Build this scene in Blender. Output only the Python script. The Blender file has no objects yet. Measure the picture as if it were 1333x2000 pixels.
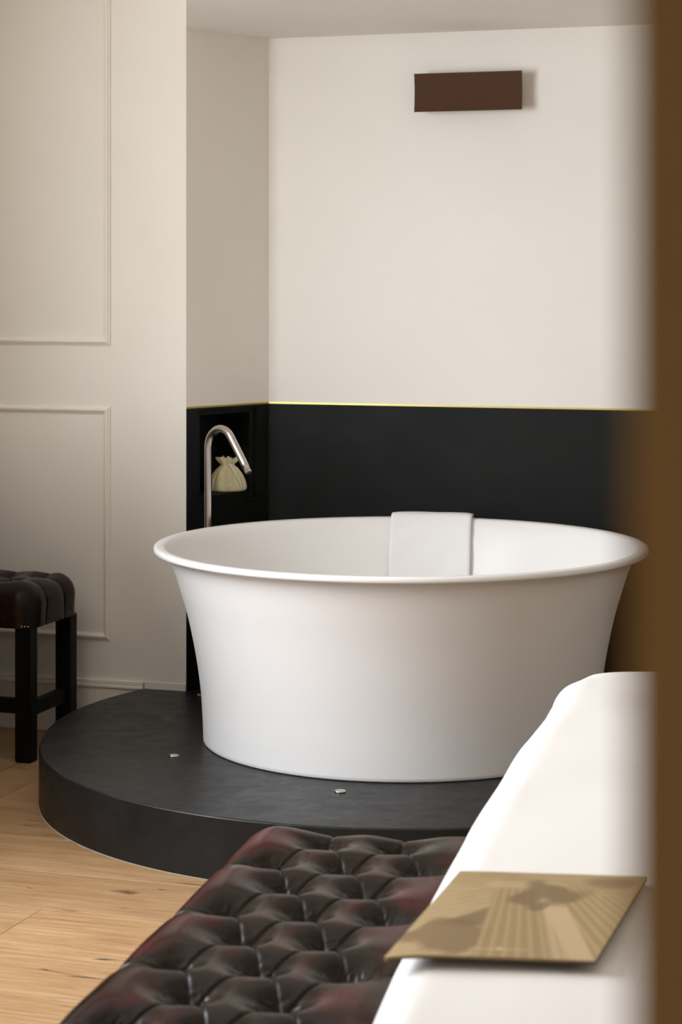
import bpy, bmesh, math, random
import numpy as np
from mathutils import Vector, Matrix

C = bpy.context.scene.collection
S = bpy.context.scene
random.seed(7)
RNG = np.random.default_rng(11)

# ------------------------------------------------------------------ camera, light, exposure
FPX, YH, CAMZ = 4200.0, 545.0, 1.535          # focal length and horizon row in 1333x2000 pixels
cam = bpy.data.cameras.new('camera')
cam.sensor_fit = 'VERTICAL'; cam.sensor_height = 36.0
cam.lens = FPX / 2000.0 * 36.0
cam.shift_y = -(1000.0 - YH) / 2000.0
cam.clip_start = 0.02
cam.dof.use_dof = True
cam.dof.focus_distance = 5.7
cam.dof.aperture_fstop = 6.2
camo = bpy.data.objects.new('camera', cam); C.objects.link(camo)
camo.location = (0, 0, CAMZ); camo.rotation_euler = (math.radians(90), 0, 0)
S.camera = camo

w = bpy.data.worlds.new('world'); S.world = w; w.use_nodes = True
w.node_tree.nodes['Background'].inputs[0].default_value = (0.80, 0.88, 1.0, 1)
w.node_tree.nodes['Background'].inputs[1].default_value = 0.9

S.view_settings.view_transform = 'Standard'; S.view_settings.look = 'None'
S.view_settings.gamma = 1.0; S.view_settings.use_curve_mapping = False
S.view_settings.exposure = 0.0
S.cycles.max_bounces = 8; S.cycles.diffuse_bounces = 6
S.cycles.use_denoising = True

# room axes: walls run along E1 (p), depth runs along E2 (q)
E1 = np.array([0.9497, -0.3133]); E2 = np.array([0.3133, 0.9497])
ROT = math.atan2(E1[1], E1[0])
def W(p, q, z=0.0):
    v = E1 * p + E2 * q
    return (float(v[0]), float(v[1]), float(z))

def area(name, loc, direction, sx, sy, energy, col):
    l = bpy.data.lights.new(name, 'AREA'); l.shape = 'RECTANGLE'; l.size = sx; l.size_y = sy
    l.energy = energy; l.color = col
    o = bpy.data.objects.new(name, l); C.objects.link(o); o.location = loc
    o.rotation_euler = Vector(direction).to_track_quat('-Z', 'Y').to_euler()
    return o
PW, PR = -3.72, 1.7            # window wall and right wall
QF, QL, QB = -0.75, 6.638, 7.014   # front wall, panelled wall, alcove back wall
WQ0, WQ1, WZ0, WZ1 = 2.2, 4.75, 0.92, 2.6
area('daylight', W(PW - 0.35, (WQ0 + WQ1) / 2, (WZ0 + WZ1) / 2 + 0.1), tuple(E1) + (-0.1,), WQ1 - WQ0 + 0.3, WZ1 - WZ0 + 0.3, 290, (0.905, 0.95, 1.0))

# ------------------------------------------------------------------ helpers
def link(name, me, mat=None, parent=None, smooth=False):
    o = bpy.data.objects.new(name, me); C.objects.link(o)
    if mat is not None and not me.materials: me.materials.append(mat)
    if parent is not None: o.parent = parent
    if smooth: me.polygons.foreach_set('use_smooth', [True] * len(me.polygons))
    return o
def mesh_np(name, v, f):
    me = bpy.data.meshes.new(name)
    me.from_pydata([tuple(map(float, x)) for x in v], [], [tuple(int(i) for i in x) for x in f]); me.update()
    return me
def bm_obj(name, bm, mat, parent=None, smooth=False, bevel=0.0, seg=2):
    bmesh.ops.recalc_face_normals(bm, faces=bm.faces)
    me = bpy.data.meshes.new(name); bm.to_mesh(me); bm.free()
    o = link(name, me, mat, parent, smooth)
    if bevel:
        m = o.modifiers.new('bevel', 'BEVEL'); m.width = bevel; m.segments = seg; m.limit_method = 'ANGLE'; m.angle_limit = math.radians(40)
        if smooth is False:
            me.polygons.foreach_set('use_smooth', [True] * len(me.polygons))
            n = o.modifiers.new('wn', 'WEIGHTED_NORMAL')
    return o
def tag(o, label, cat, group=None, kind=None):
    if label: o['label'] = label
    if cat: o['category'] = cat
    if group: o['group'] = group
    if kind: o['kind'] = kind
    return o
def empty(name, loc=(0, 0, 0), rz=0.0):
    o = bpy.data.objects.new(name, None); C.objects.link(o); o.location = loc; o.rotation_euler = (0, 0, rz)
    o.empty_display_size = 0.1
    return o
def structure(o):
    o['kind'] = 'structure'; return o
def box(bm, x0, x1, y0, y1, z0, z1, M=None):
    vs = [bm.verts.new((x, y, z)) for z in (z0, z1) for y in (y0, y1) for x in (x0, x1)]
    for f in ((0, 2, 3, 1), (4, 5, 7, 6), (0, 1, 5, 4), (2, 6, 7, 3), (0, 4, 6, 2), (1, 3, 7, 5)):
        bm.faces.new([vs[i] for i in f])
    if M is not None: bmesh.ops.transform(bm, matrix=M, verts=vs)
    return vs
def prism(bm, pts, z0, z1):
    lo = [bm.verts.new((x, y, z0)) for x, y in pts]; hi = [bm.verts.new((x, y, z1)) for x, y in pts]
    bm.faces.new(lo); bm.faces.new(hi); n = len(pts)
    for i in range(n): bm.faces.new((lo[i], lo[(i + 1) % n], hi[(i + 1) % n], hi[i]))
def lathe(prof, n=96, name='lathe', squash=None):
    v, f = [], []
    idx = []
    for r, z in prof:
        if r < 1e-6: idx.append([len(v)]); v.append((0, 0, z)); continue
        row = []
        for k in range(n):
            a = 2 * math.pi * k / n; row.append(len(v)); v.append((r * math.cos(a), r * math.sin(a), z))
        idx.append(row)
    for a, b in zip(idx, idx[1:]):
        for k in range(n):
            k2 = (k + 1) % n
            if len(a) == 1 and len(b) == 1: continue
            if len(a) == 1: f.append((a[0], b[k2], b[k]))
            elif len(b) == 1: f.append((a[k], a[k2], b[0]))
            else: f.append((a[k], a[k2], b[k2], b[k]))
    me = mesh_np(name, v, f)
    bm = bmesh.new(); bm.from_mesh(me); bmesh.ops.recalc_face_normals(bm, faces=bm.faces); bm.to_mesh(me); bm.free()
    return me
def smooth_profile(pts, sub=6):
    """Catmull-Rom through profile points."""
    P = [np.array(p, float) for p in pts]; P = [2 * P[0] - P[1]] + P + [2 * P[-1] - P[-2]]
    out = []
    for i in range(1, len(P) - 2):
        for k in range(sub):
            t = k / sub
            out.append(0.5 * ((2 * P[i]) + (-P[i - 1] + P[i + 1]) * t + (2 * P[i - 1] - 5 * P[i] + 4 * P[i + 1] - P[i + 2]) * t * t + (-P[i - 1] + 3 * P[i] - 3 * P[i + 1] + P[i + 2]) * t ** 3))
    out.append(P[-2]); return out
def tube(path, r, n=16, cap=True, name='tube'):
    path = [Vector(p) for p in path]; v, f = [], []
    t0 = (path[1] - path[0]).normalized()
    up = Vector((0, 0, 1)) if abs(t0.z) < 0.9 else Vector((1, 0, 0))
    nrm = t0.cross(up).normalized()
    rows = []
    for i, p in enumerate(path):
        t = (path[min(i + 1, len(path) - 1)] - path[max(i - 1, 0)]).normalized()
        nrm = (nrm - t * nrm.dot(t)).normalized(); b = t.cross(nrm)
        rr = r[i] if hasattr(r, '__len__') else r
        row = []
        for k in range(n):
            a = 2 * math.pi * k / n; row.append(len(v)); v.append(p + (nrm * math.cos(a) + b * math.sin(a)) * rr)
        rows.append(row)
    for a, b in zip(rows, rows[1:]):
        for k in range(n): f.append((a[k], a[(k + 1) % n], b[(k + 1) % n], b[k]))
    if cap: f.append(tuple(reversed(rows[0]))); f.append(tuple(rows[-1]))
    return mesh_np(name, v, f)
def grid_faces(nu, nv):
    i = np.arange(nu - 1)[:, None] * nv + np.arange(nv - 1)[None, :]
    return np.stack([i, i + nv, i + nv + 1, i + 1], -1).reshape(-1, 4)
def np_mesh(name, V, F):
    me = bpy.data.meshes.new(name)
    me.vertices.add(len(V)); me.vertices.foreach_set('co', np.asarray(V, np.float32).ravel())
    me.loops.add(F.size); me.loops.foreach_set('vertex_index', F.astype(np.int32).ravel())
    me.polygons.add(len(F)); me.polygons.foreach_set('loop_start', np.arange(len(F), dtype=np.int32) * F.shape[1])
    me.polygons.foreach_set('loop_total', np.full(len(F), F.shape[1], np.int32))
    me.update(calc_edges=True); me.validate()
    return me
def col_attr(me, name, rgb):
    a = me.color_attributes.new(name, 'FLOAT_COLOR', 'POINT')
    c = np.ones((len(rgb), 4), np.float32); c[:, :3] = rgb
    a.data.foreach_set('color', c.ravel())
def vnoise(x, y, seed=0):
    """Smooth value noise on arrays."""
    g = np.random.default_rng(seed).random((64, 64))
    xi = np.floor(x).astype(int); yi = np.floor(y).astype(int); fx = x - xi; fy = y - yi
    fx = fx * fx * (3 - 2 * fx); fy = fy * fy * (3 - 2 * fy)
    a = g[xi % 64, yi % 64]; b = g[(xi + 1) % 64, yi % 64]; c = g[xi % 64, (yi + 1) % 64]; d = g[(xi + 1) % 64, (yi + 1) % 64]
    return (a * (1 - fx) + b * fx) * (1 - fy) + (c * (1 - fx) + d * fx) * fy

# ------------------------------------------------------------------ materials
def lin(c): return tuple(((x / 255) / 12.92 if x / 255 <= 0.04045 else ((x / 255 + 0.055) / 1.055) ** 2.4) for x in c)
class Mat:
    def __init__(s, name, col=(0.8, 0.8, 0.8), rough=0.5, metal=0.0, spec=0.5):
        s.m = bpy.data.materials.new(name); s.m.use_nodes = True; s.n = s.m.node_tree.nodes; s.l = s.m.node_tree.links
        s.b = s.n['Principled BSDF']
        s.b.inputs['Base Color'].default_value = (*col, 1); s.b.inputs['Roughness'].default_value = rough
        s.b.inputs['Metallic'].default_value = metal; s.b.inputs['Specular IOR Level'].default_value = spec
    def node(s, t, **k):
        n = s.n.new(t)
        for a, v in k.items():
            if a in n.inputs.keys(): n.inputs[a].default_value = v
            else: setattr(n, a, v)
        return n
    def coord(s, scale=(1, 1, 1), out='Object', loc=None):
        t = s.node('ShaderNodeTexCoord'); mp = s.node('ShaderNodeMapping'); mp.inputs['Scale'].default_value = scale
        s.l.new(t.outputs[out], mp.inputs['Vector'])
        return mp.outputs[0]
    def noise(s, vec, scale, detail=4, rough=0.55, dist=0.0):
        n = s.node('ShaderNodeTexNoise'); n.inputs['Scale'].default_value = scale; n.inputs['Detail'].default_value = detail
        n.inputs['Roughness'].default_value = rough; n.inputs['Distortion'].default_value = dist
        s.l.new(vec, n.inputs['Vector']); return n.outputs['Fac']
    def ramp(s, fac, stops):
        r = s.node('ShaderNodeValToRGB'); e = r.color_ramp.elements
        while len(e) < len(stops): e.new(0.5)
        for el, (p, c) in zip(e, stops):
            el.position = p; el.color = (*c, 1) if hasattr(c, '__len__') else (c, c, c, 1)
        s.l.new(fac, r.inputs[0]); return r.outputs[0]
    def mix(s, fac, a, b, mode='MIX'):
        m = s.node('ShaderNodeMix', data_type='RGBA', blend_type=mode)
        for sock, v in ((m.inputs[0], fac), (m.inputs[6], a), (m.inputs[7], b)):
            if isinstance(v, bpy.types.NodeSocket): s.l.new(v, sock)
            elif hasattr(v, '__len__'): sock.default_value = (*v, 1)
            else: sock.default_value = v
        return m.outputs[2]
    def base(s, sock): s.l.new(sock, s.b.inputs['Base Color']); return s
    def rough(s, sock): s.l.new(sock, s.b.inputs['Roughness']); return s
    def bump(s, h, strength=0.2, dist=0.002):
        b = s.node('ShaderNodeBump'); b.inputs['Strength'].default_value = strength; b.inputs['Distance'].default_value = dist
        s.l.new(h, b.inputs['Height']); s.l.new(b.outputs[0], s.b.inputs['Normal']); return s

def plaster(name, c, rough=0.75):
    M = Mat(name, c, rough, spec=0.3); v = M.coord()
    n = M.noise(v, 1.3, 4); M.base(M.ramp(n, [(0.3, tuple(x * 0.97 for x in c)), (0.7, tuple(min(1, x * 1.02) for x in c))]))
    M.bump(M.noise(v, 220, 3), 0.10, 0.0006); return M.m
M_WALL = plaster('cream_paint', (0.84, 0.80, 0.735), 0.7)
M_PANEL = plaster('panel_paint', (0.81, 0.755, 0.67), 0.55)
M_TAUPE = plaster('taupe_wall_paint', (0.36, 0.29, 0.22), 0.8)
M_CEIL = plaster('ceiling_paint', (0.83, 0.795, 0.745), 0.85)

def microcement(name, c0, c1, r0, r1, sp=0.2):
    M = Mat(name, c0, 0.4, spec=sp); v = M.coord()
    n = M.noise(v, 3.2, 7, 0.62, 0.6); n2 = M.noise(M.coord((1, 1.2, 1)), 11, 6, 0.65, 0.8)
    k = M.mix(0.35, n, n2)
    M.base(M.ramp(k, [(0.36, c0), (0.66, c1)])); M.rough(M.ramp(n2, [(0.3, r0), (0.7, r1)]))
    M.bump(k, 0.12, 0.002); return M
M_BLACK = microcement('black_microcement', (0.0035, 0.0042, 0.0034), (0.0085, 0.0095, 0.0085), 0.5, 0.65).m
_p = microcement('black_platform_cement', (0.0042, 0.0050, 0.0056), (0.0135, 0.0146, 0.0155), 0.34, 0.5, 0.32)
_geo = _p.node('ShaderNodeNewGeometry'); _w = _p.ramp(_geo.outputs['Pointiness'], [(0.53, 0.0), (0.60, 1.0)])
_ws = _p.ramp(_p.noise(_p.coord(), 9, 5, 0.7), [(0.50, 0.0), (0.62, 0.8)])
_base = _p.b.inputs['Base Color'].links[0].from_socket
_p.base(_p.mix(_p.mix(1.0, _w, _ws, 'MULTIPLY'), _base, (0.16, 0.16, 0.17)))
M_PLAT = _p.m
M_GOLD = Mat('brass', (0.80, 0.66, 0.24), 0.3, 1.0).m
M_STEEL = Mat('brushed_nickel', (0.62, 0.57, 0.53), 0.27, 1.0)
M_STEEL = M_STEEL.m
M_DARKHOLE = Mat('dark_outlet', (0.03, 0.03, 0.03), 0.5).m
M_TUB = Mat('white_solid_surface', (0.84, 0.825, 0.81), 0.38, spec=0.4)
M_TUB.bump(M_TUB.noise(M_TUB.coord(), 3, 3), 0.03, 0.004); M_TUB = M_TUB.m
M_TOWEL = Mat('white_terry', (0.86, 0.85, 0.84), 0.95, spec=0.1)
M_TOWEL.bump(M_TOWEL.noise(M_TOWEL.coord(), 420, 3), 0.5, 0.002); M_TOWEL = M_TOWEL.m
M_SHEET = Mat('white_bedding', (0.80, 0.775, 0.75), 0.9, spec=0.15)
M_SHEET.bump(M_SHEET.noise(M_SHEET.coord(), 600, 2), 0.12, 0.0006); M_SHEET = M_SHEET.m
M_BEDBASE = Mat('taupe_bed_fabric', (0.20, 0.15, 0.11), 0.9); M_BEDBASE = M_BEDBASE.m
M_BLACKWOOD = Mat('black_stained_wood', (0.0045, 0.0038, 0.0034), 0.5, spec=0.14)
M_BLACKWOOD.bump(M_BLACKWOOD.noise(M_BLACKWOOD.coord((1, 1, 0.08)), 160, 4), 0.12, 0.001); M_BLACKWOOD = M_BLACKWOOD.m
M_BROWN = Mat('brown_lacquer_metal', (0.075, 0.034, 0.016), 0.6, spec=0.12).m
_d = Mat('brown_door_wood', (0.125, 0.068, 0.023), 1.0, spec=0.0)
_g = _d.noise(_d.coord((7, 7, 0.5)), 9, 6, 0.6, 0.5)
_d.base(_d.ramp(_g, [(0.3, (0.105, 0.056, 0.018)), (0.7, (0.145, 0.080, 0.028))])); M_DOOR = _d.m
M_WHITEPAINT = Mat('white_frame_paint', (0.8, 0.79, 0.77), 0.4).m
M_BLACKMETAL = Mat('black_metal', (0.02, 0.02, 0.02), 0.4, 0.6).m
M_RIBBON = Mat('cream_ribbon', (0.92, 0.88, 0.68), 0.4, spec=0.5).m
_b = Mat('sage_cream_linen', (0.50, 0.46, 0.30), 0.75, spec=0.3)
_n = _b.noise(_b.coord(), 60, 3); _b.base(_b.ramp(_n, [(0.3, (0.74, 0.68, 0.38)), (0.7, (0.88, 0.82, 0.52))]))
_b.bump(_b.noise(_b.coord((1, 1, 0.3)), 900, 2), 0.3, 0.0008); M_BAG = _b.m

# antiqued leather: the "rub" attribute holds where the finish is worn to red
_l = Mat('antiqued_leather', (0.02, 0.014, 0.01), 0.3, spec=0.13)
_a = _l.node('ShaderNodeAttribute', attribute_name='rub')
_v = _l.coord()
_mott = _l.ramp(_l.noise(_v, 9, 4), [(0.25, (0.0085, 0.0050, 0.0029)), (0.75, (0.0165, 0.0100, 0.0060))])
_rn = _l.ramp(_l.noise(_l.coord((1, 0.45, 1)), 26, 4), [(0.35, 0.35), (0.75, 1.0)])
_fac = _l.mix(1.0, _a.outputs['Color'], _rn, 'MULTIPLY')
_sep = _l.node('ShaderNodeSeparateColor'); _l.l.new(_fac, _sep.inputs[0])
_l.base(_l.mix(_sep.outputs[0], _mott, (0.080, 0.0075, 0.0085)))
_vor = _l.node('ShaderNodeTexVoronoi'); _vor.inputs['Scale'].default_value = 420; _l.l.new(_v, _vor.inputs['Vector'])
_l.bump(_vor.outputs['Distance'], 0.08, 0.0006); _l.rough(_l.ramp(_l.noise(_v, 14, 3), [(0.3, 0.20), (0.7, 0.29)]))
M_LEATHER = _l.m

# oak planks
def oak():
    M = Mat('oak', (0.5, 0.3, 0.15), 0.45, spec=0.4)
    info = M.node('ShaderNodeObjectInfo'); tc = M.node('ShaderNodeTexCoord')
    mul = M.node('ShaderNodeMath', operation='MULTIPLY'); mul.inputs[1].default_value = 37.0; M.l.new(info.outputs['Random'], mul.inputs[0])
    cmb = M.node('ShaderNodeCombineXYZ'); M.l.new(mul.outputs[0], cmb.inputs[0]); M.l.new(mul.outputs[0], cmb.inputs[2])
    add = M.node('ShaderNodeVectorMath', operation='ADD'); M.l.new(tc.outputs['Object'], add.inputs[0]); M.l.new(cmb.outputs[0], add.inputs[1])
    def mp(sc):
        m = M.node('ShaderNodeMapping'); m.inputs['Scale'].default_value = sc; M.l.new(add.outputs[0], m.inputs['Vector']); return m.outputs[0]
    big = M.noise(mp((0.8, 6, 1)), 1.7, 6, 0.62, 1.6)
    fine = M.noise(mp((1.2, 20, 1)), 3.0, 8, 0.72, 0.5)
    c = M.ramp(big, [(0.30, (0.37, 0.195, 0.080)), (0.5, (0.52, 0.31, 0.145)), (0.70, (0.62, 0.40, 0.21))])
    c = M.mix(0.5, c, M.ramp(fine, [(0.36, (0.34, 0.17, 0.07)), (0.5, (0.53, 0.315, 0.15)), (0.62, (0.66, 0.44, 0.25))]))
    # knots and filled cracks
    vo = M.node('ShaderNodeTexVoronoi'); vo.inputs['Scale'].default_value = 1.0; vo.inputs['Randomness'].default_value = 1.0; M.l.new(mp((2.2, 5.5, 1)), vo.inputs['Vector'])
    wob = M.noise(mp((8, 20, 1)), 3, 3)
    kd = M.node('ShaderNodeMath', operation='MULTIPLY_ADD'); M.l.new(wob, kd.inputs[0]); kd.inputs[1].default_value = 0.09; M.l.new(vo.outputs['Distance'], kd.inputs[2])
    knot = M.ramp(kd.outputs[0], [(0.085, 1.0), (0.16, 0.0)])
    c = M.mix(knot, c, (0.10, 0.055, 0.03))
    cr = M.noise(mp((0.55, 14, 1)), 1.5, 2, 0.5, 0.5)
    line = M.ramp(cr, [(0.4935, 0.0), (0.4985, 1.0), (0.5015, 1.0), (0.5065, 0.0)])
    mask = M.ramp(M.noise(mp((1.3, 3.5, 1)), 1.4, 2), [(0.51, 0.0), (0.57, 1.0)])
    crk = M.mix(1.0, line, mask, 'MULTIPLY')
    c = M.mix(crk, c, (0.05, 0.03, 0.025))
    tone = M.ramp(info.outputs['Random'], [(0.0, 0.74), (1.0, 0.90)])
    c = M.mix(1.0, c, tone, 'MULTIPLY')
    M.base(c); M.bump(fine, 0.10, 0.0012); M.rough(M.ramp(fine, [(0.3, 0.42), (0.7, 0.56)]))
    return M.m
M_OAK = oak()
M_SUB = Mat('subfloor', (0.10, 0.06, 0.035), 0.9).m

# ------------------------------------------------------------------ room shell
PA, PB = -2.733, -2.578            # alcove corner A (panelled wall) and B (back wall)
ZG = 1.105                         # height of the brass line
ZC, ZS = 2.85, 2.37                # room ceiling, alcove soffit
def wbox(bm, p0, p1, q0, q1, z0, z1):
    prism(bm, [W(p0, q0)[:2], W(p1, q0)[:2], W(p1, q1)[:2], W(p0, q1)[:2]], z0, z1)

# floor: sub-floor with oak planks as parts
bm = bmesh.new(); wbox(bm, PW - 0.4, PR + 0.1, QF - 0.1, QB + 0.2, -0.12, -0.02)
floor = structure(bm_obj('floor', bm, M_SUB))
PWID = 0.296
def plank_mesh(L, wd, bev):
    bm = bmesh.new(); g = 0.0003
    box(bm, -L / 2 + g, L / 2 - g, -wd / 2 + g, wd / 2 - g, -0.018, 0.0)
    top = [e for e in bm.edges if all(abs(v.co.z) < 1e-6 for v in e.verts)]
    bmesh.ops.bevel(bm, geom=top, offset=bev, segments=1, affect='EDGES')
    bmesh.ops.recalc_face_normals(bm, faces=bm.faces)
    me = bpy.data.meshes.new('plank'); bm.to_mesh(me); bm.free(); me.materials.append(M_OAK); return me
LP = 2.2
planks = {}
k0 = math.floor((QF - 5.048) / PWID)
for k in range(k0, 6):
    qa, qb = max(5.048 + k * PWID, QF), min(5.048 + (k + 1) * PWID, QL)
    if qb - qa < 0.02: continue
    wd = round(qb - qa, 3)
    seam = -2.335 if k == -2 else random.choice([-3.15, -1.0, -0.8]) + random.uniform(-0.12, 0.12)
    s = seam
    while s > PW: s -= LP
    while s < PR:
        a, b = max(s, PW), min(s + LP, PR)
        if b - a > 0.05:
            me = planks.setdefault((round(b - a, 2), wd, k == -1), None) or plank_mesh(b - a, wd, 0.0035 if k == -1 else 0.0011)
            planks[(round(b - a, 2), wd, k == -1)] = me
            o = bpy.data.objects.new('plank', me); C.objects.link(o); o.parent = floor
            o.location = W((a + b) / 2, (qa + qb) / 2, 0); o.rotation_euler = (0, 0, ROT)
        s += LP

# panelled wall with picture-frame mouldings
bm = bmesh.new(); wbox(bm, PW - 0.1, PA, QL, QL + 0.06, -0.02, ZC)
wall_left = structure(bm_obj('wall_left', bm, M_PANEL))
def moulding(name, p0, p1, z0, z1, wd=0.024, parent=None):
    prof = [(0.0, 0.0), (0.0, 0.005), (0.004, 0.0065), (0.006, 0.010), (0.011, 0.0125), (0.016, 0.011), (0.0195, 0.0065), (wd, 0.004), (wd, 0.0)]   # (inward from outer edge, height)
    v, f = [], []
    cs = [(p0, z0, 1, 1), (p1, z0, -1, 1), (p1, z1, -1, -1), (p0, z1, 1, -1)]
    for (p, z, sp, sz) in cs:
        for d, h in prof: v.append(W(p + sp * d, QL - h, z + sz * d))
    n = len(prof)
    for c in range(4):
        for i in range(n - 1):
            a = c * n + i; b = ((c + 1) % 4) * n + i; f.append((a, b, b + 1, a + 1))
    me = mesh_np(name, v, f); bm = bmesh.new(); bm.from_mesh(me); bmesh.ops.recalc_face_normals(bm, faces=bm.faces); bm.to_mesh(me); bm.free()
    return link(name, me, M_PANEL, parent)
moulding('panel_moulding', -3.60, -3.008, 1.313, 2.62, parent=wall_left)
moulding('panel_moulding', -3.60, -3.008, 0.318, 1.105, parent=wall_left)
# baseboard with a moulded cap, stopping at the platform
bm = bmesh.new(); wbox(bm, PW, -2.883, QL - 0.012, QL, 0.0, 0.160)
wbox(bm, PW, -2.883, QL - 0.020, QL, 0.160, 0.172); wbox(bm, PW, -2.883, QL - 0.015, QL, 0.172, 0.186)
structure(bm_obj('baseboard_left', bm, M_PANEL, bevel=0.003))
bm = bmesh.new(); wbox(bm, -2.880, PA, QL - 0.005, QL, 0.160, 0.186)
structure(bm_obj('baseboard_alcove', bm, M_PANEL))

# splayed alcove side wall: local (s along wall from A to B, n into the wall)
A = np.array(W(PA, QL)[:2]); B = np.array(W(PB, QB)[:2])
R1 = (B - A) / np.linalg.norm(B - A); N1 = np.array([-R1[1], R1[0]]); SL = float(np.linalg.norm(B - A))
def rbox(bm, s0, s1, n0, n1, z0, z1):
    prism(bm, [tuple(A + R1 * s + N1 * n) for s, n in ((s0, n0), (s1, n0), (s1, n1), (s0, n1))], z0, z1)
bm = bmesh.new(); rbox(bm, 0, SL, 0, 0.05, ZG, ZC)
wall_alcove = structure(bm_obj('wall_alcove', bm, M_WALL))
NS0, NS1, NZ0, NZ1 = 0.059, 0.348, 0.779, 1.094
bm = bmesh.new()
rbox(bm, 0, NS0, 0, 0.03, 0, ZG); rbox(bm, NS1, SL, 0, 0.03, 0, ZG); rbox(bm, NS0, NS1, 0, 0.03, 0, NZ0); rbox(bm, NS0, NS1, 0, 0.03, NZ1, ZG)
bm_obj('wainscot', bm, M_BLACK, wall_alcove)
bm = bmesh.new(); i = 0.022; D = 0.17      # niche: stepped frame then the box
rbox(bm, NS0, NS0 + i, 0.014, D, NZ0, NZ1); rbox(bm, NS1 - i, NS1, 0.014, D, NZ0, NZ1)
rbox(bm, NS0 + i, NS1 - i, 0.014, D, NZ0, NZ0 + 0.026); rbox(bm, NS0 + i, NS1 - i, 0.014, D, NZ1 - 0.018, NZ1)
rbox(bm, NS0, NS1, D, D + 0.01, NZ0, NZ1)
bm_obj('niche', bm, M_BLACK, wall_alcove, bevel=0.002)
NFLOOR = NZ0 + 0.026
bm = bmesh.new(); rbox(bm, 0.001, SL, -0.003, 0.01, ZG - 0.002, ZG + 0.004)
bm_obj('metal_strip', bm, M_GOLD, wall_alcove)

# back wall
bm = bmesh.new(); wbox(bm, PB - 0.06, PR + 0.1, QB, QB + 0.08, ZG, ZC)
wall_back = structure(bm_obj('wall_back', bm, M_WALL))
bm = bmesh.new(); wbox(bm, PB - 0.06, PR + 0.1, QB, QB + 0.08, -0.02, ZG)
bm_obj('wainscot', bm, M_BLACK, wall_back)
bm = bmesh.new(); wbox(bm, PB, PR, QB - 0.004, QB + 0.01, ZG - 0.002, ZG + 0.004)
bm_obj('metal_strip', bm, M_GOLD, wall_back)

# other walls (outside the frame, they carry and bounce the light)
bm = bmesh.new(); wbox(bm, PR, PR + 0.1, QF, QB, -0.02, ZC); structure(bm_obj('wall_right', bm, M_WALL))
bm = bmesh.new()
wbox(bm, PW - 0.1, PW, QF, WQ0, -0.02, ZC); wbox(bm, PW - 0.1, PW, WQ1, QL, -0.02, ZC)
wbox(bm, PW - 0.1, PW, WQ0, WQ1, -0.02, WZ0); wbox(bm, PW - 0.1, PW, WQ0, WQ1, WZ1, ZC)
structure(bm_obj('wall_window', bm, M_WALL))
bm = bmesh.new(); t = 0.05
for q0, q1 in ((WQ0, WQ0 + t), (WQ1 - t, WQ1), ((WQ0 + WQ1) / 2 - t / 2, (WQ0 + WQ1) / 2 + t / 2)): wbox(bm, PW - 0.09, PW - 0.03, q0, q1, WZ0, WZ1)
for z0, z1 in ((WZ0, WZ0 + t), (WZ1 - t, WZ1)): wbox(bm, PW - 0.09, PW - 0.03, WQ0, WQ1, z0, z1)
structure(bm_obj('window_1', bm, M_WHITEPAINT))
bm = bmesh.new(); wbox(bm, PW, -3.50, 1.2, QL - 0.03, 0.0, 0.86); wbox(bm, PW, -3.485, 1.18, QL - 0.03, 0.86, 0.90)
structure(bm_obj('light_blocker_1', bm, M_BROWN, bevel=0.004))  # added unseen dark ledge, keeps window light off the low left corner
bm = bmesh.new(); wbox(bm, PW, -3.19, 4.72, 5.78, 0.0, 1.10); wbox(bm, PW, -3.17, 4.70, 5.80, 1.10, 1.13)
structure(bm_obj('light_blocker_2', bm, M_BROWN, bevel=0.004))      # added unseen cupboard-like block that shades the stool, wall foot and floor
# front wall with the doorway the camera stands in
DP0, DP1 = -0.75, 0.16
bm = bmesh.new(); wbox(bm, PW - 0.1, DP0, QF - 0.1, QF, -0.02, ZC); wbox(bm, DP1, PR + 0.1, QF - 0.1, QF, -0.02, ZC); wbox(bm, DP0, DP1, QF - 0.1, QF, 2.1, ZC)
structure(bm_obj('wall_front', bm, M_WALL))
# ceiling and the lowered alcove ceiling
bm = bmesh.new(); wbox(bm, PW - 0.1, PR + 0.1, QF - 0.1, QL + 0.06, ZC, ZC + 0.1); structure(bm_obj('ceiling', bm, M_CEIL))
ax, ay = A
sof = [tuple(A), tuple(B), W(PR, QB)[:2], W(PR, 5.6)[:2], (ax + 0.0725 * 1.3, ay - 1.3)]
bm = bmesh.new(); prism(bm, sof, ZS, ZC + 0.05); structure(bm_obj('ceiling', bm, M_CEIL))

# open brown door leaf right beside the camera
door = empty('door_1', (0.0545, 0.40, 0.0)); structure(door)
bm = bmesh.new(); box(bm, 0, 0.042, -0.90, 0, 0.01, 2.05); leaf = bm_obj('door_leaf', bm, M_DOOR, door, bevel=0.003)
door.location.x = 0.0532
for sgn in (-1, 1):
    x0 = -0.052 if sgn < 0 else 0.042 + 0.052
    bx = 0.0 if sgn < 0 else 0.042
    h = link('door_handle', tube([(bx, -0.07, 1.0), (x0, -0.07, 1.0), (x0, -0.085, 1.0), (x0, -0.19, 1.0)], 0.009, 12), M_STEEL, leaf, True)

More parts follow.
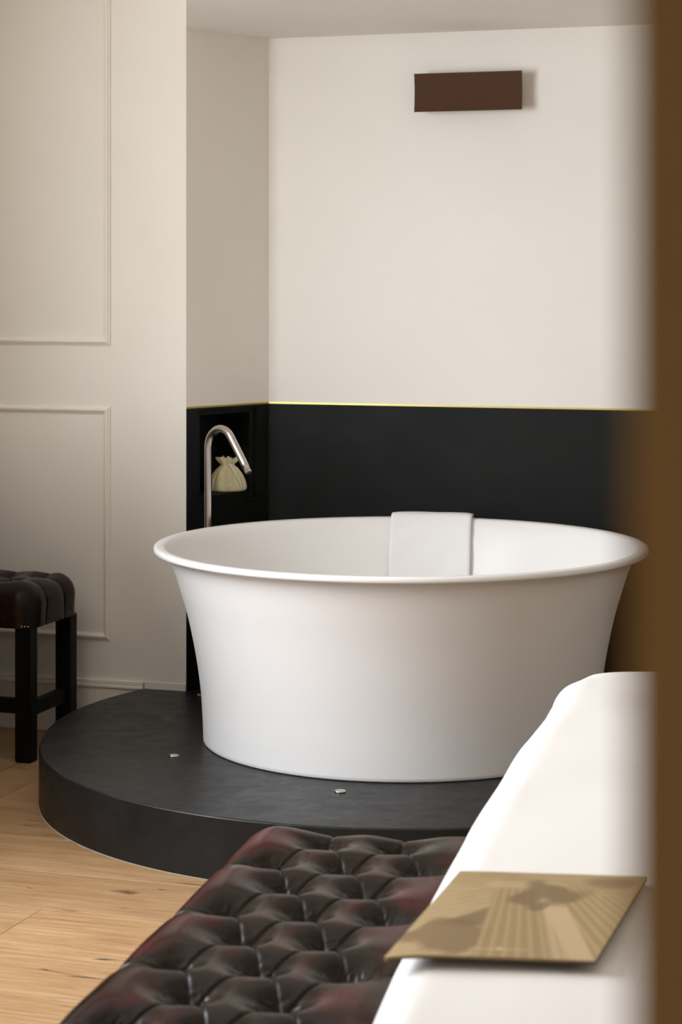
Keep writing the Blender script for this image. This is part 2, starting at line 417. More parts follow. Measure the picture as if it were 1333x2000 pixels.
# ------------------------------------------------------------------ black round platform
CX, CY = 0.178, 6.43
CP, CQ = float(np.dot(E1, (CX, CY))), float(np.dot(E2, (CX, CY)))
ZP = 0.165
def prad(deg):
    k = min(1, max(0, (197 - deg) / 41.0)); return 1.072 + 0.064 * k
EPS = 0.002
pts = [(-2.880, QL - 0.0055 - EPS)]
for d in np.arange(150, 420, 1.5):
    r = prad(d) if d < 270 else 1.072
    p, q = CP + r * math.cos(math.radians(d)), CQ + r * math.sin(math.radians(d))
    if d < 200 and q > QL - 0.025: continue
    if q > QB - EPS: break
    pts.append((p, q))
pe = CP + math.sqrt(1.072 ** 2 - (QB - EPS - CQ) ** 2)
pts += [(pe, QB - EPS), (PB + EPS, QB - EPS), (PA + 2 * EPS, QL - 0.0055 - EPS)]
bm = bmesh.new(); prism(bm, [W(p, q)[:2] for p, q in pts], 0.0, ZP)
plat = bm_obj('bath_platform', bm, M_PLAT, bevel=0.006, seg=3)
tag(plat, 'low black cement platform with rounded edge under the white bathtub', 'platform')

M_SEAL = Mat('pale_sealant', (0.33, 0.26, 0.18), 0.8).m
arc = [x for x in pts[1:-3] if x[1] < QL - 0.03]
v_, f_ = [], []
for k_, (p, q) in enumerate(arc):
    d_ = math.hypot(p - CP, q - CQ); ux, uy = (p - CP) / d_, (q - CQ) / d_; w_ = 0.0024 + 0.0012 * math.sin(k_ * 1.7) * math.sin(k_ * 0.61)
    for o_, z_ in ((-0.001, 0.002), (w_ * 0.5, 0.0015), (w_, 0.0002)): v_.append(W(p + ux * o_, q + uy * o_, z_))
for k_ in range(len(arc) - 1):
    for j_ in range(2): a_ = 3 * k_ + j_; f_.append((a_, a_ + 1, a_ + 4, a_ + 3))
link('sealant_line', mesh_np('sealant_line', v_, f_), M_SEAL, plat, True)

# ------------------------------------------------------------------ bathtub
out = [(0.0, 0.0), (0.56, 0.0), (0.586, 0.001), (0.589, 0.004)]
outer = smooth_profile([(0.589, 0.004), (0.591, 0.061), (0.597, 0.153), (0.612, 0.26), (0.634, 0.367), (0.658, 0.451), (0.678, 0.513), (0.694, 0.543), (0.712, 0.556), (0.728, 0.5615)], 6)
rim = [(0.733, 0.5625), (0.7355, 0.565), (0.7365, 0.570), (0.7355, 0.5765), (0.732, 0.5795), (0.725, 0.580), (0.712, 0.5795), (0.704, 0.5775)]
inner = smooth_profile([(0.704, 0.5775), (0.694, 0.568), (0.68, 0.545), (0.655, 0.48), (0.628, 0.38), (0.603, 0.26), (0.585, 0.18), (0.555, 0.125), (0.49, 0.098), (0.3, 0.088), (0.045, 0.083)], 5)
prof = out + [tuple(x) for x in outer[1:]] + rim + [tuple(x) for x in inner[1:]] + [(0.0, 0.083)]
tub = empty('bathtub', (CX, CY, ZP))
tag(tub, 'big round white bathtub with flared rim standing on the black platform', 'bathtub')
link('tub_body', lathe(prof, 192, 'tub_body'), M_TUB, tub, True)
link('drain', lathe([(0, 0.0855), (0.028, 0.0855), (0.031, 0.084), (0.032, 0.0825)], 32, 'drain'), M_STEEL, tub, True)

# folded towel draped over the far rim
def towel():
    # radial centre-line: outside hang, over the rim, down the inner wall
    pin = [np.array(x) for x in inner]
    path = [(0.700, 0.44), (0.722, 0.50), (0.741, 0.553)]
    path = [(0.7485, 0.40), (0.7485, 0.50), (0.7485, 0.567), (0.7475, 0.580), (0.741, 0.589), (0.731, 0.5915), (0.715, 0.591), (0.701, 0.5885), (0.690, 0.580)]
    path += [(x[0] - 0.0115, x[1] + 0.003) for x in pin if 0.285 < x[1] < 0.556]
    path = smooth_profile(path, 3); n = len(path); nt = 25
    th = 0.0085; V = []
    a0, a1 = math.radians(69.0), math.radians(90.6); am = (a0 + a1) / 2
    for side in (0, 1):
        for i, p in enumerate(path):
            t = path[min(i + 1, n - 1)] - path[max(i - 1, 0)]; t = t / np.linalg.norm(t); nn = np.array([t[1], -t[0]])
            for j in range(nt):
                a = a1 + (a0 - a1) * j / (nt - 1)
                if i > n * 0.5: a += math.radians(0.8) * (i / n - 0.5) * 2
                edge = min(j, nt - 1 - j) / 2.0
                k = th / 2 * (1 if edge >= 1 else 0.55 + 0.45 * edge) * (0.5 if i in (0, n - 1) else 1)
                wv = 0.0016 * math.sin(i * 0.30 + j * 0.5) * (1 if i > n * 0.4 else 0.3)
                r, z = p + nn * ((k if side == 0 else -k) + wv)
                lat = 0.134 * (1 - 2 * j / (nt - 1)) - 0.006 * max(0, i / n - 0.45); rad = math.sqrt(r * r - lat * lat)
                V.append((rad * math.cos(am) - lat * math.sin(am), rad * math.sin(am) + lat * math.cos(am), z))
    F = []; m = n * nt
    for i in range(n - 1):
        for j in range(nt - 1):
            a = i * nt + j; F.append((a, a + 1, a + nt + 1, a + nt)); F.append((m + a, m + a + nt, m + a + nt + 1, m + a + 1))
    for i in range(n - 1):
        for j in (0, nt - 1):
            a = i * nt + j; F.append((a, a + nt, m + a + nt, m + a))
    for i in (0, n - 1):
        for j in range(nt - 1):
            a = i * nt + j; F.append((a, a + 1, m + a + 1, m + a))
    me = mesh_np('towel', V, F); bm = bmesh.new(); bm.from_mesh(me); bmesh.ops.recalc_face_normals(bm, faces=bm.faces); bm.to_mesh(me); bm.free()
    return me
tw = link('towel', towel(), M_TOWEL, None, True); tw.location = (CX, CY, ZP)
tag(tw, 'folded white towel hung over the far rim of the round bathtub', 'towel')

# ------------------------------------------------------------------ free-standing bath spout
FX, FY = -0.4356, 7.05
fau = empty('bath_spout', (FX, FY, ZP)); tag(fau, 'tall brushed nickel cane-shaped spout beside the alcove niche', 'tap')
dv = np.array([0.705, -0.709]); Rb = 0.062; zs = 0.985 - ZP; path = [(0, 0, 0.006), (0, 0, 0.3), (0, 0, zs - 0.02)]
for k in range(0, 25):
    a = math.radians(142 * k / 24); d = Rb * (1 - math.cos(a)); path.append((dv[0] * d, dv[1] * d, zs + Rb * math.sin(a)))
ex, ez = Rb * (1 - math.cos(math.radians(142))), zs + Rb * math.sin(math.radians(142)); sl = 0.140
for k in (0.3, 0.7, 1.0):
    d = ex + sl * k * math.sin(math.radians(38)); path.append((dv[0] * d, dv[1] * d, ez - sl * k * math.cos(math.radians(38))))
link('pipe', tube(path, 0.0123, 28, True), M_STEEL, fau, True)
e, e0 = Vector(path[-1]), Vector(path[-2]); td = (e - e0).normalized()
link('outlet', tube([e - td * 0.002, e + td * 0.0008], 0.0102, 24), M_DARKHOLE, fau)
link('base_plate', lathe([(0, 0), (0.036, 0), (0.036, 0.008), (0.033, 0.012), (0.0125, 0.0125), (0, 0.0125)], 40), M_STEEL, fau)

# ------------------------------------------------------------------ drawstring bag in the niche
def bag():
    pos = A + R1 * 0.2545 + N1 * 0.052
    root = empty('drawstring_bag', (float(pos[0]), float(pos[1]), NFLOOR), math.radians(14))
    tag(root, 'small sage cream drawstring bag with ribbon standing in the dark wall niche', 'bag')
    prof = [(0.0, 0.0, 0), (0.040, 0.0, .3), (0.0565, 0.0015, .6), (0.0605, 0.010, 1), (0.0585, 0.025, 1), (0.0525, 0.045, 1), (0.044, 0.064, 1), (0.034, 0.079, 1), (0.024, 0.088, 1.2), (0.0195, 0.092, 1.4), (0.021, 0.096, 1.7), (0.030, 0.105, 2.0), (0.034, 0.1155, 2.2), (0.033, 0.118, 2.2), (0.024, 0.108, 2.0), (0.012, 0.098, 1), (0, 0.095, 0)]
    n = 120; V = []
    for r, z, k in prof:
        for i in range(n):
            a = 2 * math.pi * i / n
            fk = k * (0.45 + 0.55 * min(1, max(0, (z - 0.0) / 0.05))); fold = 1 + fk * (0.085 * math.sin(5 * a + 0.6) + 0.085 * math.sin(9 * a + 2.1 + z * 14) + 0.02 * math.sin(17 * a))
            top = 0.004 * math.sin(3 * a + 1.0) + 0.004 * math.sin(7 * a) if z > 0.1 else 0
            V.append((r * 1.06 * fold * math.cos(a), r * fold * 0.52 * math.sin(a), z + top))
    F = []
    for j in range(len(prof) - 1):
        for i in range(n): F.append((j * n + i, j * n + (i + 1) % n, (j + 1) * n + (i + 1) % n, (j + 1) * n + i))
    o = link('bag_body', mesh_np('bag_body', V, F), M_BAG, root, True)
    m = o.modifiers.new('s', 'SUBSURF'); m.levels = 1; m.render_levels = 1
    ring = [(0.0225 * math.cos(a), 0.0125 * math.sin(a), 0.092 + 0.001 * math.sin(2 * a)) for a in np.linspace(0, 2 * math.pi, 33)]
    rib = link('ribbon', tube(ring, 0.0017, 8, False), M_RIBBON, root, True)
    knot = Vector((0.004, -0.0145, 0.091))
    def strip(pts, wd):
        pts = smooth_profile(pts, 6); V, F = [], []
        for k, p in enumerate(pts):
            tw_ = 0.5 * math.sin(k * 0.35)
            V.append((p[0] - wd * math.cos(tw_), p[1] - wd * math.sin(tw_), p[2])); V.append((p[0] + wd * math.cos(tw_), p[1] + wd * math.sin(tw_), p[2] + wd * 0.6))
        for k in range(len(pts) - 1): F.append((2 * k, 2 * k + 1, 2 * k + 3, 2 * k + 2))
        o = link('ribbon_tail', mesh_np('ribbon_tail', V, F), M_RIBBON, rib, True); m = o.modifiers.new('s', 'SOLIDIFY'); m.thickness = 0.0006; return o
    strip([knot, (0.012, -0.0265, 0.078), (0.018, -0.0345, 0.055), (0.016, -0.0390, 0.030), (0.019, -0.0400, 0.012)], 0.0021)
    strip([knot, (0.017, -0.0245, 0.076), (0.027, -0.0300, 0.050), (0.038, -0.0310, 0.030), (0.046, -0.0295, 0.012)], 0.0021)
    strip([knot, (0.020, -0.0265, 0.070), (0.030, -0.0315, 0.044), (0.036, -0.0325, 0.038), (0.040, -0.0307, 0.020)], 0.0016)
    link('ribbon_knot', lathe([(0, -0.0035), (0.003, -0.0025), (0.004, 0), (0.003, 0.0025), (0, 0.0035)], 12), M_RIBBON, rib, True).location = knot
bag()

# ------------------------------------------------------------------ wall lamp
lp = empty('wall_lamp', W(-1.85, QB, 2.162), ROT)
tag(lp, 'brown rectangular wall lamp high on the cream alcove wall', 'lamp')
# shade: bent plate, local x along the wall, -y into the room
n, m_ = 3, 13; V, F = [], []
ZH = 0.0645
for layer in (0, 1):
    for j in range(m_):
        z = -ZH + 2 * ZH * j / (m_ - 1); cz = z / ZH
        y = -0.050 - 0.006 * (cz * cz) + 0.003 * layer
        for x in (-0.186, 0.186): V.append((x, y, z))
b = 2 * m_
for j in range(m_ - 1):
    a = 2 * j; F.append((a, a + 1, a + 3, a + 2)); F.append((b + a, b + a + 2, b + a + 3, b + a + 1))
    F.append((a, a + 2, b + a + 2, b + a)); F.append((a + 1, b + a + 1, b + a + 3, a + 3))
F.append((0, b, b + 1, 1)); t_ = 2 * m_ - 2; F.append((t_, t_ + 1, b + t_ + 1, b + t_))
link('lamp_shade', mesh_np('lamp_shade', V, F), M_BROWN, lp)
bm = bmesh.new(); box(bm, -0.09, 0.09, -0.012, 0, -0.035, 0.035); box(bm, -0.05, -0.035, -0.047, -0.012, -0.008, 0.008); box(bm, 0.035, 0.05, -0.047, -0.012, -0.008, 0.008)
bm_obj('lamp_bracket', bm, M_BROWN, lp, bevel=0.002)
link('lamp_tube', tube([(-0.12, -0.028, 0), (0.12, -0.028, 0)], 0.006, 12), Mat('lamp_glass', (0.7, 0.69, 0.66), 0.3).m, lp, True)

# ------------------------------------------------------------------ small metal discs in the platform
def disc(x, y, lab):
    r = empty('floor_disc', (x, y, ZP)); tag(r, lab, 'floor fitting', 'metal discs set in the platform')
    link('ring', lathe([(0.0095, 0.0), (0.0155, 0.0), (0.0155, 0.0025), (0.0145, 0.0045), (0.011, 0.0045), (0.0095, 0.003)], 32), M_STEEL, r, True)
    link('cap', lathe([(0, 0.0040), (0.006, 0.0038), (0.0094, 0.0028), (0.0094, 0.0), (0, 0.0)], 28), M_DISC, r, True)
M_DISC = Mat('matt_grey_metal', (0.42, 0.40, 0.37), 0.45, 0.5).m
disc(-0.480, 6.174, 'small round metal disc on the platform left of the bathtub foot')
disc(-0.002, 5.743, 'small round metal disc on the platform in front of the bathtub')

# ------------------------------------------------------------------ tufted leather
def pads(x0, x1, y0, y1, ztop, r, drop, buttons, segs, nx, ny, bulge, dim, wc=0.02, valley=0.009, wear=1.0):
    """Upholstered top: rounded rectangle with creases along segs and dimples at buttons (local coordinates)."""
    ex = r * math.pi / 2 + drop - r
    u = np.linspace(x0 + r - ex, x1 - r + ex, nx); v = np.linspace(y0 + r - ex, y1 - r + ex, ny)
    U, Vv = np.meshgrid(u, v, indexing='ij')
    cu = np.clip(U, x0 + r, x1 - r); cv = np.clip(Vv, y0 + r, y1 - r)
    du, dvv = U - cu, Vv - cv
    dist = np.maximum(np.abs(du), np.abs(dvv)); nl = np.hypot(du, dvv) + 1e-9
    dx, dy = du / nl, dvv / nl
    ang = np.clip(dist / r, 0, math.pi / 2)
    hx = cu + dx * r * np.sin(ang); hy = cv + dy * r * np.sin(ang); hz = ztop - r * (1 - np.cos(ang)) - np.maximum(0, dist - r * math.pi / 2)
    nx_, ny_, nz_ = dx * np.sin(ang), dy * np.sin(ang), np.cos(ang)
    # distances measured on the unrolled leather
    acc = np.zeros(U.shape); dc = np.full(U.shape, 9.0); near = np.zeros(U.shape)
    for (ax_, ay_, bx_, by_, pleat) in segs:
        ex_, ey_ = bx_ - ax_, by_ - ay_; L2 = ex_ * ex_ + ey_ * ey_; L = math.sqrt(L2)
        t = np.clip(((U - ax_) * ex_ + (Vv - ay_) * ey_) / L2, 0, 1)
        # folds bow slightly to one side, like real pleats
        bow = 0.0 if pleat else 0.007 * 4 * t * (1 - t)
        d_ = np.hypot(U - ax_ - t * ex_ + ey_ / L * bow, Vv - ay_ - t * ey_ - ex_ / L * bow)
        k_ = np.exp(-t * L / 0.05) * 0.6 + 0.4 if pleat else 0.55 + 0.45 * (2 * t - 1) ** 2
        near = np.where(d_ < dc, k_, near); dc = np.minimum(dc, d_)
        acc += (d_ + 2e-3) ** -4.0
    dcs = acc ** -0.25
    acc = np.zeros(U.shape); db = np.full(U.shape, 9.0)
    for (bx_, by_) in buttons:
        d_ = np.hypot(U - bx_, Vv - by_); db = np.minimum(db, d_); acc += (d_ + 2e-3) ** -4.0
    dbs = acc ** -0.25
    wob = 0.003 * (vnoise(U * 9, Vv * 9, 3) - 0.5) + 0.0010 * (vnoise(U * 45, Vv * 18, 5) - 0.5)
    # fine puckers that run out from each button
    pk = 0.0012 * np.exp(-((db - 0.028) / 0.014) ** 2) * np.sin(np.arctan2(Vv, U * 1.0) * 0 + vnoise(U * 60, Vv * 60, 12) * 12)
    low = np.clip((dist - r * 0.9) / (drop + 1e-6), 0, 1)          # creases die out towards the hem
    pilc = 1 - np.exp(-(dcs / wc) ** 1.3); pilb = 1 - np.exp(-(dbs / 0.058) ** 1.7)
    g_ = np.clip(dist / (r * 1.3), 0, 1); g_ = g_ * g_ * (3 - 2 * g_)
    pilb = pilb * (1 - g_) + 0.86 * g_
    h = valley * (pilc - 1) * near * (1 - 0.6 * low) + bulge * pilb - dim * np.exp(-(db / 0.016) ** 2) \
        - 0.0042 * np.exp(-(dc / 0.0032) ** 2) * (1 - 0.5 * low) + wob + pk
    h = np.where(low > 0, h * (1 - 0.35 * low), h)
    pil = np.clip(pilb * 1.02, 0, 1) * np.clip(pilc * 1.05, 0, 1)
    X = hx + nx_ * h; Y = hy + ny_ * h; Z = hz + nz_ * h
    rub = np.clip((pil - 0.50) / 0.28, 0, 1) * np.clip(vnoise(U * 8 + 3, Vv * 8 + 8, 9) * 2.2 - 0.5, 0, 1) * (1 - 0.7 * low)
    me = np_mesh('cushion', np.stack([X, Y, Z], -1).reshape(-1, 3), grid_faces(nx, ny))
    col_attr(me, 'rub', np.repeat(wear * rub.reshape(-1, 1), 3, 1))
    return me

# bench at the foot of the bed: local frame is rotated by -13 degrees about the origin
TH = math.radians(-13.0)
bench = empty('tufted_bench', (0, 0, 0), 0)
BU0, BU1, BV0, BV1 = -1.118, -0.628, 2.62, 4.105
BC = ((BU0 + BU1) / 2, (BV0 + BV1) / 2)
def UV(u, v, z=0.0):
    c, s = math.cos(TH), math.sin(TH); return (c * u - s * v, s * u + c * v, z)
bench.location = UV(*BC); bench.rotation_euler = (0, 0, TH)
tag(bench, 'deep-buttoned dark oxblood leather bench along the foot of the bed', 'bench')
odd = [-1.027, -0.886, -0.745]; even = [-0.9565, -0.8155]; dvr = 0.148
rows = []
for k in range(0, 10):
    v = 4.007 - k * dvr
    if v < BV0 + 0.06: break
    rows.append((v, even if k % 2 == 0 else odd))
btn = [(u - BC[0], v - BC[1]) for v, us in rows for u in us]
segs = []
for (v0, u0s), (v1, u1s) in zip(rows, rows[1:]):
    for a in u0s:
        for b2 in u1s:
            if abs(a - b2) < 0.09: segs.append((a - BC[0], v0 - BC[1], b2 - BC[0], v1 - BC[1], 0))
for v, us in rows:
    if len(us) == 3:
        segs.append((us[0] - BC[0], v - BC[1], us[0] - 0.30 - BC[0], v - BC[1], 1)); segs.append((us[-1] - BC[0], v - BC[1], us[-1] + 0.30 - BC[0], v - BC[1], 1))
for us, v, sg in ((rows[0][1], rows[0][0], 1), (rows[-1][1], rows[-1][0], -1)):
    for u in us: segs.append((u - BC[0], v - BC[1], u - BC[0], v + sg * 0.30 - BC[1], 1))
me = pads(BU0 - BC[0] + 0.012, BU1 - BC[0] - 0.012, BV0 - BC[1] + 0.012, BV1 - BC[1] - 0.012, 0.428, 0.055, 0.16, btn, segs, 260, 640, 0.045, 0.005, valley=0.0045)
me.materials.append(M_LEATHER); cu = link('cushion', me, None, bench, True)
bme = lathe([(0, 0.004), (0.005, 0.0036), (0.0085, 0.0018), (0.0095, -0.001), (0.0085, -0.003)], 20, 'button'); bme.materials.append(M_LEATHER)
for (bx_, by_) in btn:
    o = link('button', bme, None, cu, True); o.location = (bx_, by_, 0.4208)
bm = bmesh.new(); hw, hl = (BU1 - BU0) / 2 - 0.02, (BV1 - BV0) / 2 - 0.02
box(bm, -hw, hw, -hl, hl, 0.255, 0.375); bm_obj('frame', bm, M_BLACKWOOD, bench, bevel=0.004)
for sx in (-1, 1):
    for sy in (-1, 1):
        o = link('leg', lathe([(0, 0), (0.017, 0), (0.020, 0.01), (0.019, 0.03), (0.027, 0.12), (0.032, 0.19), (0.026, 0.205), (0.034, 0.22), (0.034, 0.256), (0, 0.256)], 24), M_BLACKWOOD, bench, True)
        o.location = (sx * (hw - 0.04), sy * (hl - 0.04), 0)

# tufted stool by the panelled wall (local axes = room axes)
SP, SQ = -3.095, 6.33
ST_W, ST_D = 0.42, 0.375
st = empty('tufted_stool', W(SP + 0.027 + 0.012 - ST_W / 2, SQ, 0), ROT)
tag(st, 'dark buttoned leather stool with black square legs against the panelled wall', 'stool')
hx, hy = ST_W / 2, ST_D / 2
sb = [(-0.12, 0.055), (0.0, 0.055), (0.12, 0.055), (-0.06, -0.055), (0.06, -0.055)]
ss = [(-0.12, 0.055, -0.06, -0.055, 0), (0, 0.055, -0.06, -0.055, 0), (0, 0.055, 0.06, -0.055, 0), (0.12, 0.055, 0.06, -0.055, 0),
      (-0.12, 0.055, -0.12, 0.5, 1), (0, 0.055, 0, 0.5, 1), (0.12, 0.055, 0.12, 0.5, 1), (-0.06, -0.055, -0.06, -0.5, 1), (0.06, -0.055, 0.06, -0.5, 1),
      (-0.12, 0.055, -0.5, 0.055, 1), (0.12, 0.055, 0.5, 0.055, 1), (-0.06, -0.055, -0.5, -0.11, 1), (0.06, -0.055, 0.5, -0.11, 1)]
me = pads(-hx + 0.014, hx - 0.014, -hy + 0.014, hy - 0.014, 0.552, 0.06, 0.125, sb, ss, 160, 130, 0.020, 0.006, wc=0.025, valley=0.010, wear=0.35)
me.materials.append(M_LEATHER); scu = link('cushion', me, None, st, True)
for (bx_, by_) in sb:
    o = link('button', bme, None, scu, True); o.location = (bx_, by_, 0.5445)
bm = bmesh.new(); box(bm, -hx + 0.022, hx - 0.022, -hy + 0.022, hy - 0.022, 0.425, 0.50); bm_obj('seat_frame', bm, M_BLACKWOOD, st, bevel=0.003)
bm = bmesh.new(); box(bm, -0.0275, 0.0275, -0.0275, 0.0275, 0, 0.43); bmesh.ops.recalc_face_normals(bm, faces=bm.faces)
bmesh.ops.bevel(bm, geom=list(bm.edges), offset=0.004, segments=2, affect='EDGES'); lme = bpy.data.meshes.new('leg'); bm.to_mesh(lme); bm.free(); lme.materials.append(M_BLACKWOOD)
LX, LY = hx - 0.012 - 0.0275, 0.1465
for sx in (-1, 1):
    for sy in (-1, 1):
        o = link('leg', lme, None, st); o.location = (sx * LX, sy * LY, 0)
for sx in (-1, 1):
    bm = bmesh.new(); box(bm, sx * LX - 0.014, sx * LX + 0.014, -LY + 0.027, LY - 0.027, 0.140, 0.186); bm_obj('stretcher', bm, M_BLACKWOOD, st, bevel=0.003)
bm = bmesh.new(); box(bm, -LX + 0.0275, LX - 0.0275, -LY - 0.012, -LY + 0.014, 0.152, 0.200); bm_obj('stretcher', bm, M_BLACKWOOD, st, bevel=0.003)
nme = lathe([(0, 0.0024), (0.002, 0.002), (0.0034, 0.0004), (0.0034, 0)], 12, 'nail_head'); nme.materials.append(M_STEEL)
for k in range(5):
    o = link('nail_head', nme, None, st); o.location = (LX - 0.022 + k * 0.011, -hy + 0.018, 0.4335); o.rotation_euler = (math.radians(90), 0, 0)
    o.location.y = -hy + 0.008

# ------------------------------------------------------------------ bed (local u,v frame)
GU0, GU1, GV0, GV1 = -0.600, 1.48, 2.38, 5.0
BZ = 0.62
bed = empty('bed', UV(0.45, 3.6), TH); tag(bed, 'large bed base and mattress under the white duvet at right', 'bed')
def local_box(u0, u1, v0, v1, z0, z1, name, mat, bv):
    bm = bmesh.new(); box(bm, u0 - 0.45, u1 - 0.45, v0 - 3.6, v1 - 3.6, z0, z1); return bm_obj(name, bm, mat, bed, bevel=bv, seg=4)
local_box(GU0 + 0.075, GU1 - 0.04, GV0 + 0.07, GV1 - 0.07, 0.10, 0.33, 'bed_base', M_BEDBASE, 0.012)
local_box(GU0 + 0.07, GU1 - 0.04, GV0 + 0.065, GV1 - 0.065, 0.331, 0.555, 'mattress', M_SHEET, 0.04)
local_box(GU1 + 0.01, GU1 + 0.08, GV0 + 0.02, GV1 - 0.02, 0.05, 1.25, 'unseen_headboard', M_BEDBASE, 0.02)  # out of view, added dark to cut light bounced onto the tub
for a_ in (GU0 + 0.14, GU1 - 0.14):
    for b_ in (GV0 + 0.14, GV1 - 0.14): local_box(a_ - 0.03, a_ + 0.03, b_ - 0.03, b_ + 0.03, 0, 0.10, 'leg', M_BLACKWOOD, 0.004)
def duvet():
    r, drop = 0.075, 0.125; nx, ny = 220, 260
    ex = r * math.pi / 2 + drop - r
    u = np.linspace(GU0 + r - ex, GU1, nx); v = np.linspace(GV0 + r - ex, GV1 - r + ex, ny)
    U, V = np.meshgrid(u, v, indexing='ij')
    cu = np.maximum(U, GU0 + r); cv = np.clip(V, GV0 + r, GV1 - r)
    du, dv_ = U - cu, V - cv; dist = np.maximum(np.abs(du), np.abs(dv_)); nl = np.hypot(du, dv_) + 1e-9
    dx, dy = du / nl, dv_ / nl; ang = np.clip(dist / r, 0, math.pi / 2)
    X = cu + dx * r * np.sin(ang); Y = cv + dy * r * np.sin(ang); Z = BZ - r * (1 - np.cos(ang)) - np.maximum(0, dist - r * math.pi / 2)
    low = np.clip((dist - r) / drop, 0, 1)
    Z += 0.0165 * (np.clip(V, GV0, GV1) - 3.7)
    h = 0.010 * (vnoise(U * 2.3 + 5, V * 2.3 + 2, 21) - 0.5) + 0.008 * (vnoise(U * 6, V * 5, 22) - 0.5)
    h += low * 0.012 * (vnoise(V * 9, U * 2 + 4, 23) - 0.3)
    # the far corner is plumped up a little
    # outline of the foot edge, and the far corner where the cover droops to a soft point
    shift = np.interp(cv, [2.4, 2.68, 2.95, 3.34, 3.68, 4.25, 4.42, 4.55, 4.75, 4.94, 5.0], [0.02, 0.006, -0.009, -0.020, -0.030, -0.029, -0.023, -0.015, -0.016, -0.021, -0.018])
    edge_w = np.clip(1 - (U - GU0) / 0.35, 0, 1); edge_w = edge_w * edge_w * (3 - 2 * edge_w)
    X += shift * edge_w
    h -= 0.034 * np.exp(-np.clip((U + 0.60) / 0.07, 0, 9) ** 2) * np.clip((V - 4.80) / 0.16, 0, 1) * (dist < r * 1.3)
    h *= 1 - 0.6 * np.exp(-((U - GU0) / 0.08) ** 2) * (V < 4.8)
    nx_, ny_, nz_ = dx * np.sin(ang), dy * np.sin(ang), np.cos(ang)
    X += nx_ * h; Y += ny_ * h; Z += nz_ * h
    P = np.stack([X - 0.45, Y - 3.6, Z], -1).reshape(-1, 3)
    return np_mesh('duvet', P, grid_faces(nx, ny))
dm = duvet(); dm.materials.append(M_SHEET)
do = link('duvet', dm, None, None, True); do.location = UV(0.45, 3.6); do.rotation_euler = (0, 0, TH)
tag(do, 'bright white duvet spread over the bed beneath the sepia booklet', 'duvet')

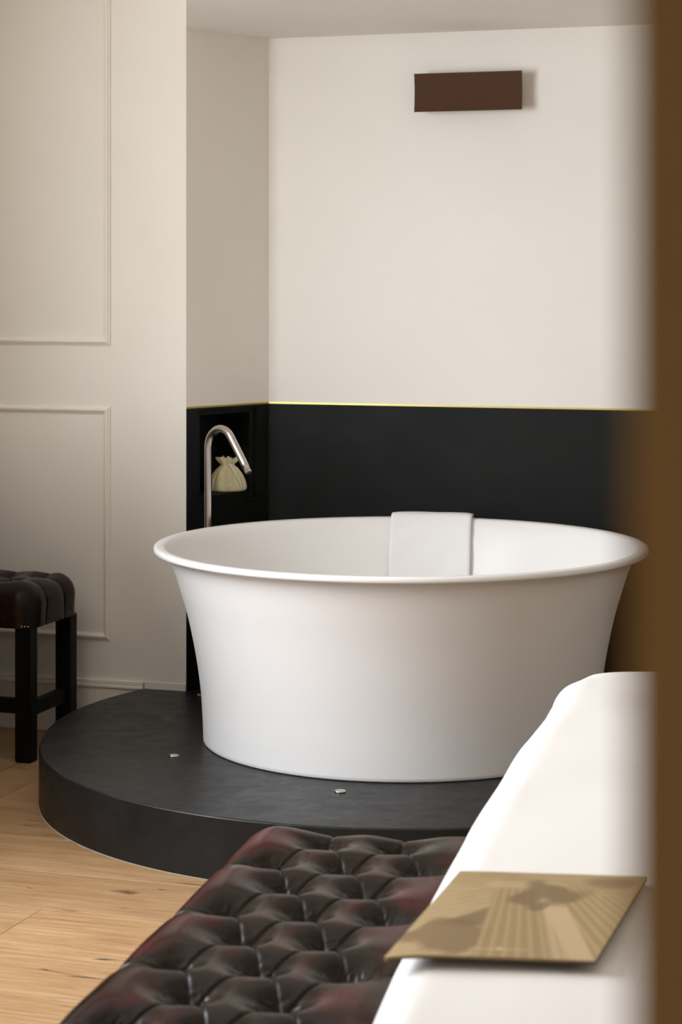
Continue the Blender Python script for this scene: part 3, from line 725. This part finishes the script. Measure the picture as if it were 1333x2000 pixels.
# ------------------------------------------------------------------ sepia booklet on the bed
def booklet():
    # corner positions on the duvet: near-left, near-right, far-left
    NL = np.array([0.058, 2.90]); NR = np.array([0.340, 2.868]); FL = np.array([0.183, 3.305]); zb = 0.6258
    ew = NR - NL; wdt = np.linalg.norm(ew); ew /= wdt
    el = FL - NL; lng = np.linalg.norm(el); el /= lng
    root = empty('booklet', (float(NL[0]), float(NL[1]), zb))
    tag(root, 'sepia booklet with a skyscraper photo on its cover lying on the white duvet', 'booklet')
    nu, nv = 210, 260
    s, t = np.meshgrid(np.linspace(0, 1, nu), np.linspace(0, 1, nv), indexing='ij')
    lift = 0.006 * np.sin(np.pi * s) * (1 - t) * 0 + 0.004 * np.maximum(0, 1 - t / 0.06) * 0
    droop = -0.006 * np.maximum(0, 0.25 - s) ** 2 / 0.0625 * (1 - t)
    def surf(off):
        X = ew[0] * wdt * s + el[0] * lng * t; Y = ew[1] * wdt * s + el[1] * lng * t; Z = droop + off
        return np.stack([X, Y, Z], -1).reshape(-1, 3)
    # cover print (flat): plan coordinates s (left-right), t (near-far)
    def hp(s0, t0, s1, t1):          # >0 right of the line from (s0,t0) up to (s1,t1)
        return (s - (s0 + (s1 - s0) * (t - t0) / (t1 - t0)))
    base = np.array(lin((172, 146, 98))); dark = np.array(lin((116, 89, 47))); lite = np.array(lin((198, 172, 128))); mid = np.array(lin((156, 130, 80)))
    col = np.ones(s.shape + (3,)) * base
    def paint(mask, c): col[:] = col * (1 - mask[..., None]) + np.array(c) * mask[..., None]
    sm = lambda x, w_: np.clip(x / w_ + 0.5, 0, 1)
    cl = vnoise(s * 5, t * 6, 31) * 0.6 + vnoise(s * 13, t * 15, 32) * 0.4
    paint(sm(cl - 0.56, 0.18) * sm(t - 0.55, 0.3) * 0.5, mid)
    # slanted facade on the left
    k = 0.5 + 0.5 * np.sin((t * 1.0 - s * 0.55) * 95)
    lf = sm(0.62 - s * 0.3 - t + 0.22, 0.05) * sm(-hp(0.416, 0, 0.27, 0.75), 0.02)
    paint(lf * (0.10 + 0.40 * k), lite)
    # dark triangle and foliage on the left
    tri = sm(-hp(0.416, 0, 0.30, 0.62), 0.015) * sm((0.22 + 1.05 * s) - t, 0.03) * sm(t - 0.36 + 0.1 * s, 0.05)
    paint(tri * 0.8, dark)
    lb = sm(0.17 - np.hypot((s - 0.23) * 0.9, (t - 0.24) * 1.0) + 0.22 * (vnoise(s * 9, t * 9, 33) - 0.5), 0.05); paint(lb * 0.75, dark)
    # main tower with vertical bays
    tw_ = sm(hp(0.416, 0, 0.27, 0.80), 0.012) * sm(-hp(0.88, 0, 0.53, 0.80), 0.012) * sm(0.80 - t, 0.05)
    left = 0.416 + (0.27 - 0.416) * t / 0.8; right = 0.88 + (0.53 - 0.88) * t / 0.8
    x = (s - left) / (right - left + 1e-6)
    bays = 0.5 + 0.5 * np.sin(x * 2 * math.pi * 7.0); fine = 0.5 + 0.5 * np.sin(t * 260)
    paint(tw_ * 0.9, np.array(lin((160, 133, 84))))
    paint(tw_ * np.clip(bays * 1.6 - 0.7, 0, 1) * 0.55, lite); paint(tw_ * fine * 0.18, dark)
    paint(tw_ * sm(x - 0.80, 0.02) * (0.4 + 0.4 * (0.5 + 0.5 * np.sin(x * 60))), lite)
    cr = sm(0.045 - np.abs(t - 0.84 + 0.25 * (s - 0.4) ** 2), 0.02) * sm(s - 0.2, 0.05) * sm(0.62 - s, 0.05); paint(cr * 0.5, lite)
    # pale plane between the towers and the right-hand facade
    pl = sm(hp(0.88, 0, 0.57, 0.58), 0.012) * sm(-hp(0.998, 0, 0.70, 0.58), 0.012) * sm(0.58 - t, 0.02); paint(pl, np.array(lin((201, 171, 130))))
    rf = sm(hp(0.998, 0, 0.70, 0.58), 0.012) * sm(0.80 - t - 0.0 * s, 0.06)
    kr = 0.5 + 0.5 * np.sin((s - 0.72 + 0.42 * t) / (0.35 + 0.5 * (1 - t)) * 70); paint(rf * 0.8, mid); paint(rf * np.clip(kr * 1.6 - 0.5, 0, 1) * 0.5, lite)
    rb = sm(0.13 - np.hypot((s - 0.60) * 0.75, (t - 0.72) * 1.0) + 0.20 * (vnoise(s * 9 + 3, t * 9, 34) - 0.5), 0.05); paint(rb * 0.8, dark)
    rb = sm(0.10 - np.hypot((s - 0.80) * 0.5, (t - 0.90) * 1.2) + 0.15 * (vnoise(s * 9 + 3, t * 9, 35) - 0.5), 0.05); paint(rb * 0.7, dark)
    # faint blurred line of pale lettering near the near edge, too small to read
    tx = (np.abs(t - 0.085) < 0.012) & (s > 0.37) & (s < 0.66); paint(tx * 0.35 * (0.5 + 0.5 * np.sin(s * 420)), np.array(lin((225, 205, 165))))
    tx = (np.hypot((s - 0.515), (t - 0.092) * 1.5) < 0.014); paint(tx * 0.8, np.array(lin((235, 218, 180))))
    me = np_mesh('cover', surf(0.0), grid_faces(nu, nv)); col_attr(me, 'print', col.reshape(-1, 3))
    M = Mat('sepia_print', (0.4, 0.3, 0.15), 0.42, spec=0.4); a = M.node('ShaderNodeAttribute', attribute_name='print'); M.base(M.mix(1.0, a.outputs['Color'], (0.84, 0.84, 0.86), 'MULTIPLY'))
    me.materials.append(M.m); o = link('cover', me, None, root, True)
    m = o.modifiers.new('s', 'SOLIDIFY'); m.thickness = 0.0006; m.offset = -1
    # inner pages and back cover follow the same sheet
    nu2, nv2 = 24, 24
    s2, t2 = np.meshgrid(np.linspace(0.006, 0.994, nu2), np.linspace(0.006, 0.994, nv2), indexing='ij')
    def slab(name, z0, th, mat, inset):
        ss, tt = np.meshgrid(np.linspace(inset, 1 - inset, nu2), np.linspace(inset, 1 - inset, nv2), indexing='ij')
        dr = -0.006 * np.maximum(0, 0.25 - ss) ** 2 / 0.0625 * (1 - tt)
        P = np.stack([ew[0] * wdt * ss + el[0] * lng * tt, ew[1] * wdt * ss + el[1] * lng * tt, dr + z0], -1).reshape(-1, 3)
        me = np_mesh(name, P, grid_faces(nu2, nv2)); me.materials.append(mat); o = link(name, me, None, root, True)
        m = o.modifiers.new('s', 'SOLIDIFY'); m.thickness = th; m.offset = -1
    slab('pages', -0.0007, 0.0034, Mat('paper', (0.35, 0.25, 0.13), 0.8).m, 0.004)
    slab('back_cover', -0.0042, 0.0006, Mat('brown_card', (0.10, 0.06, 0.025), 0.6).m, 0.0)
booklet()
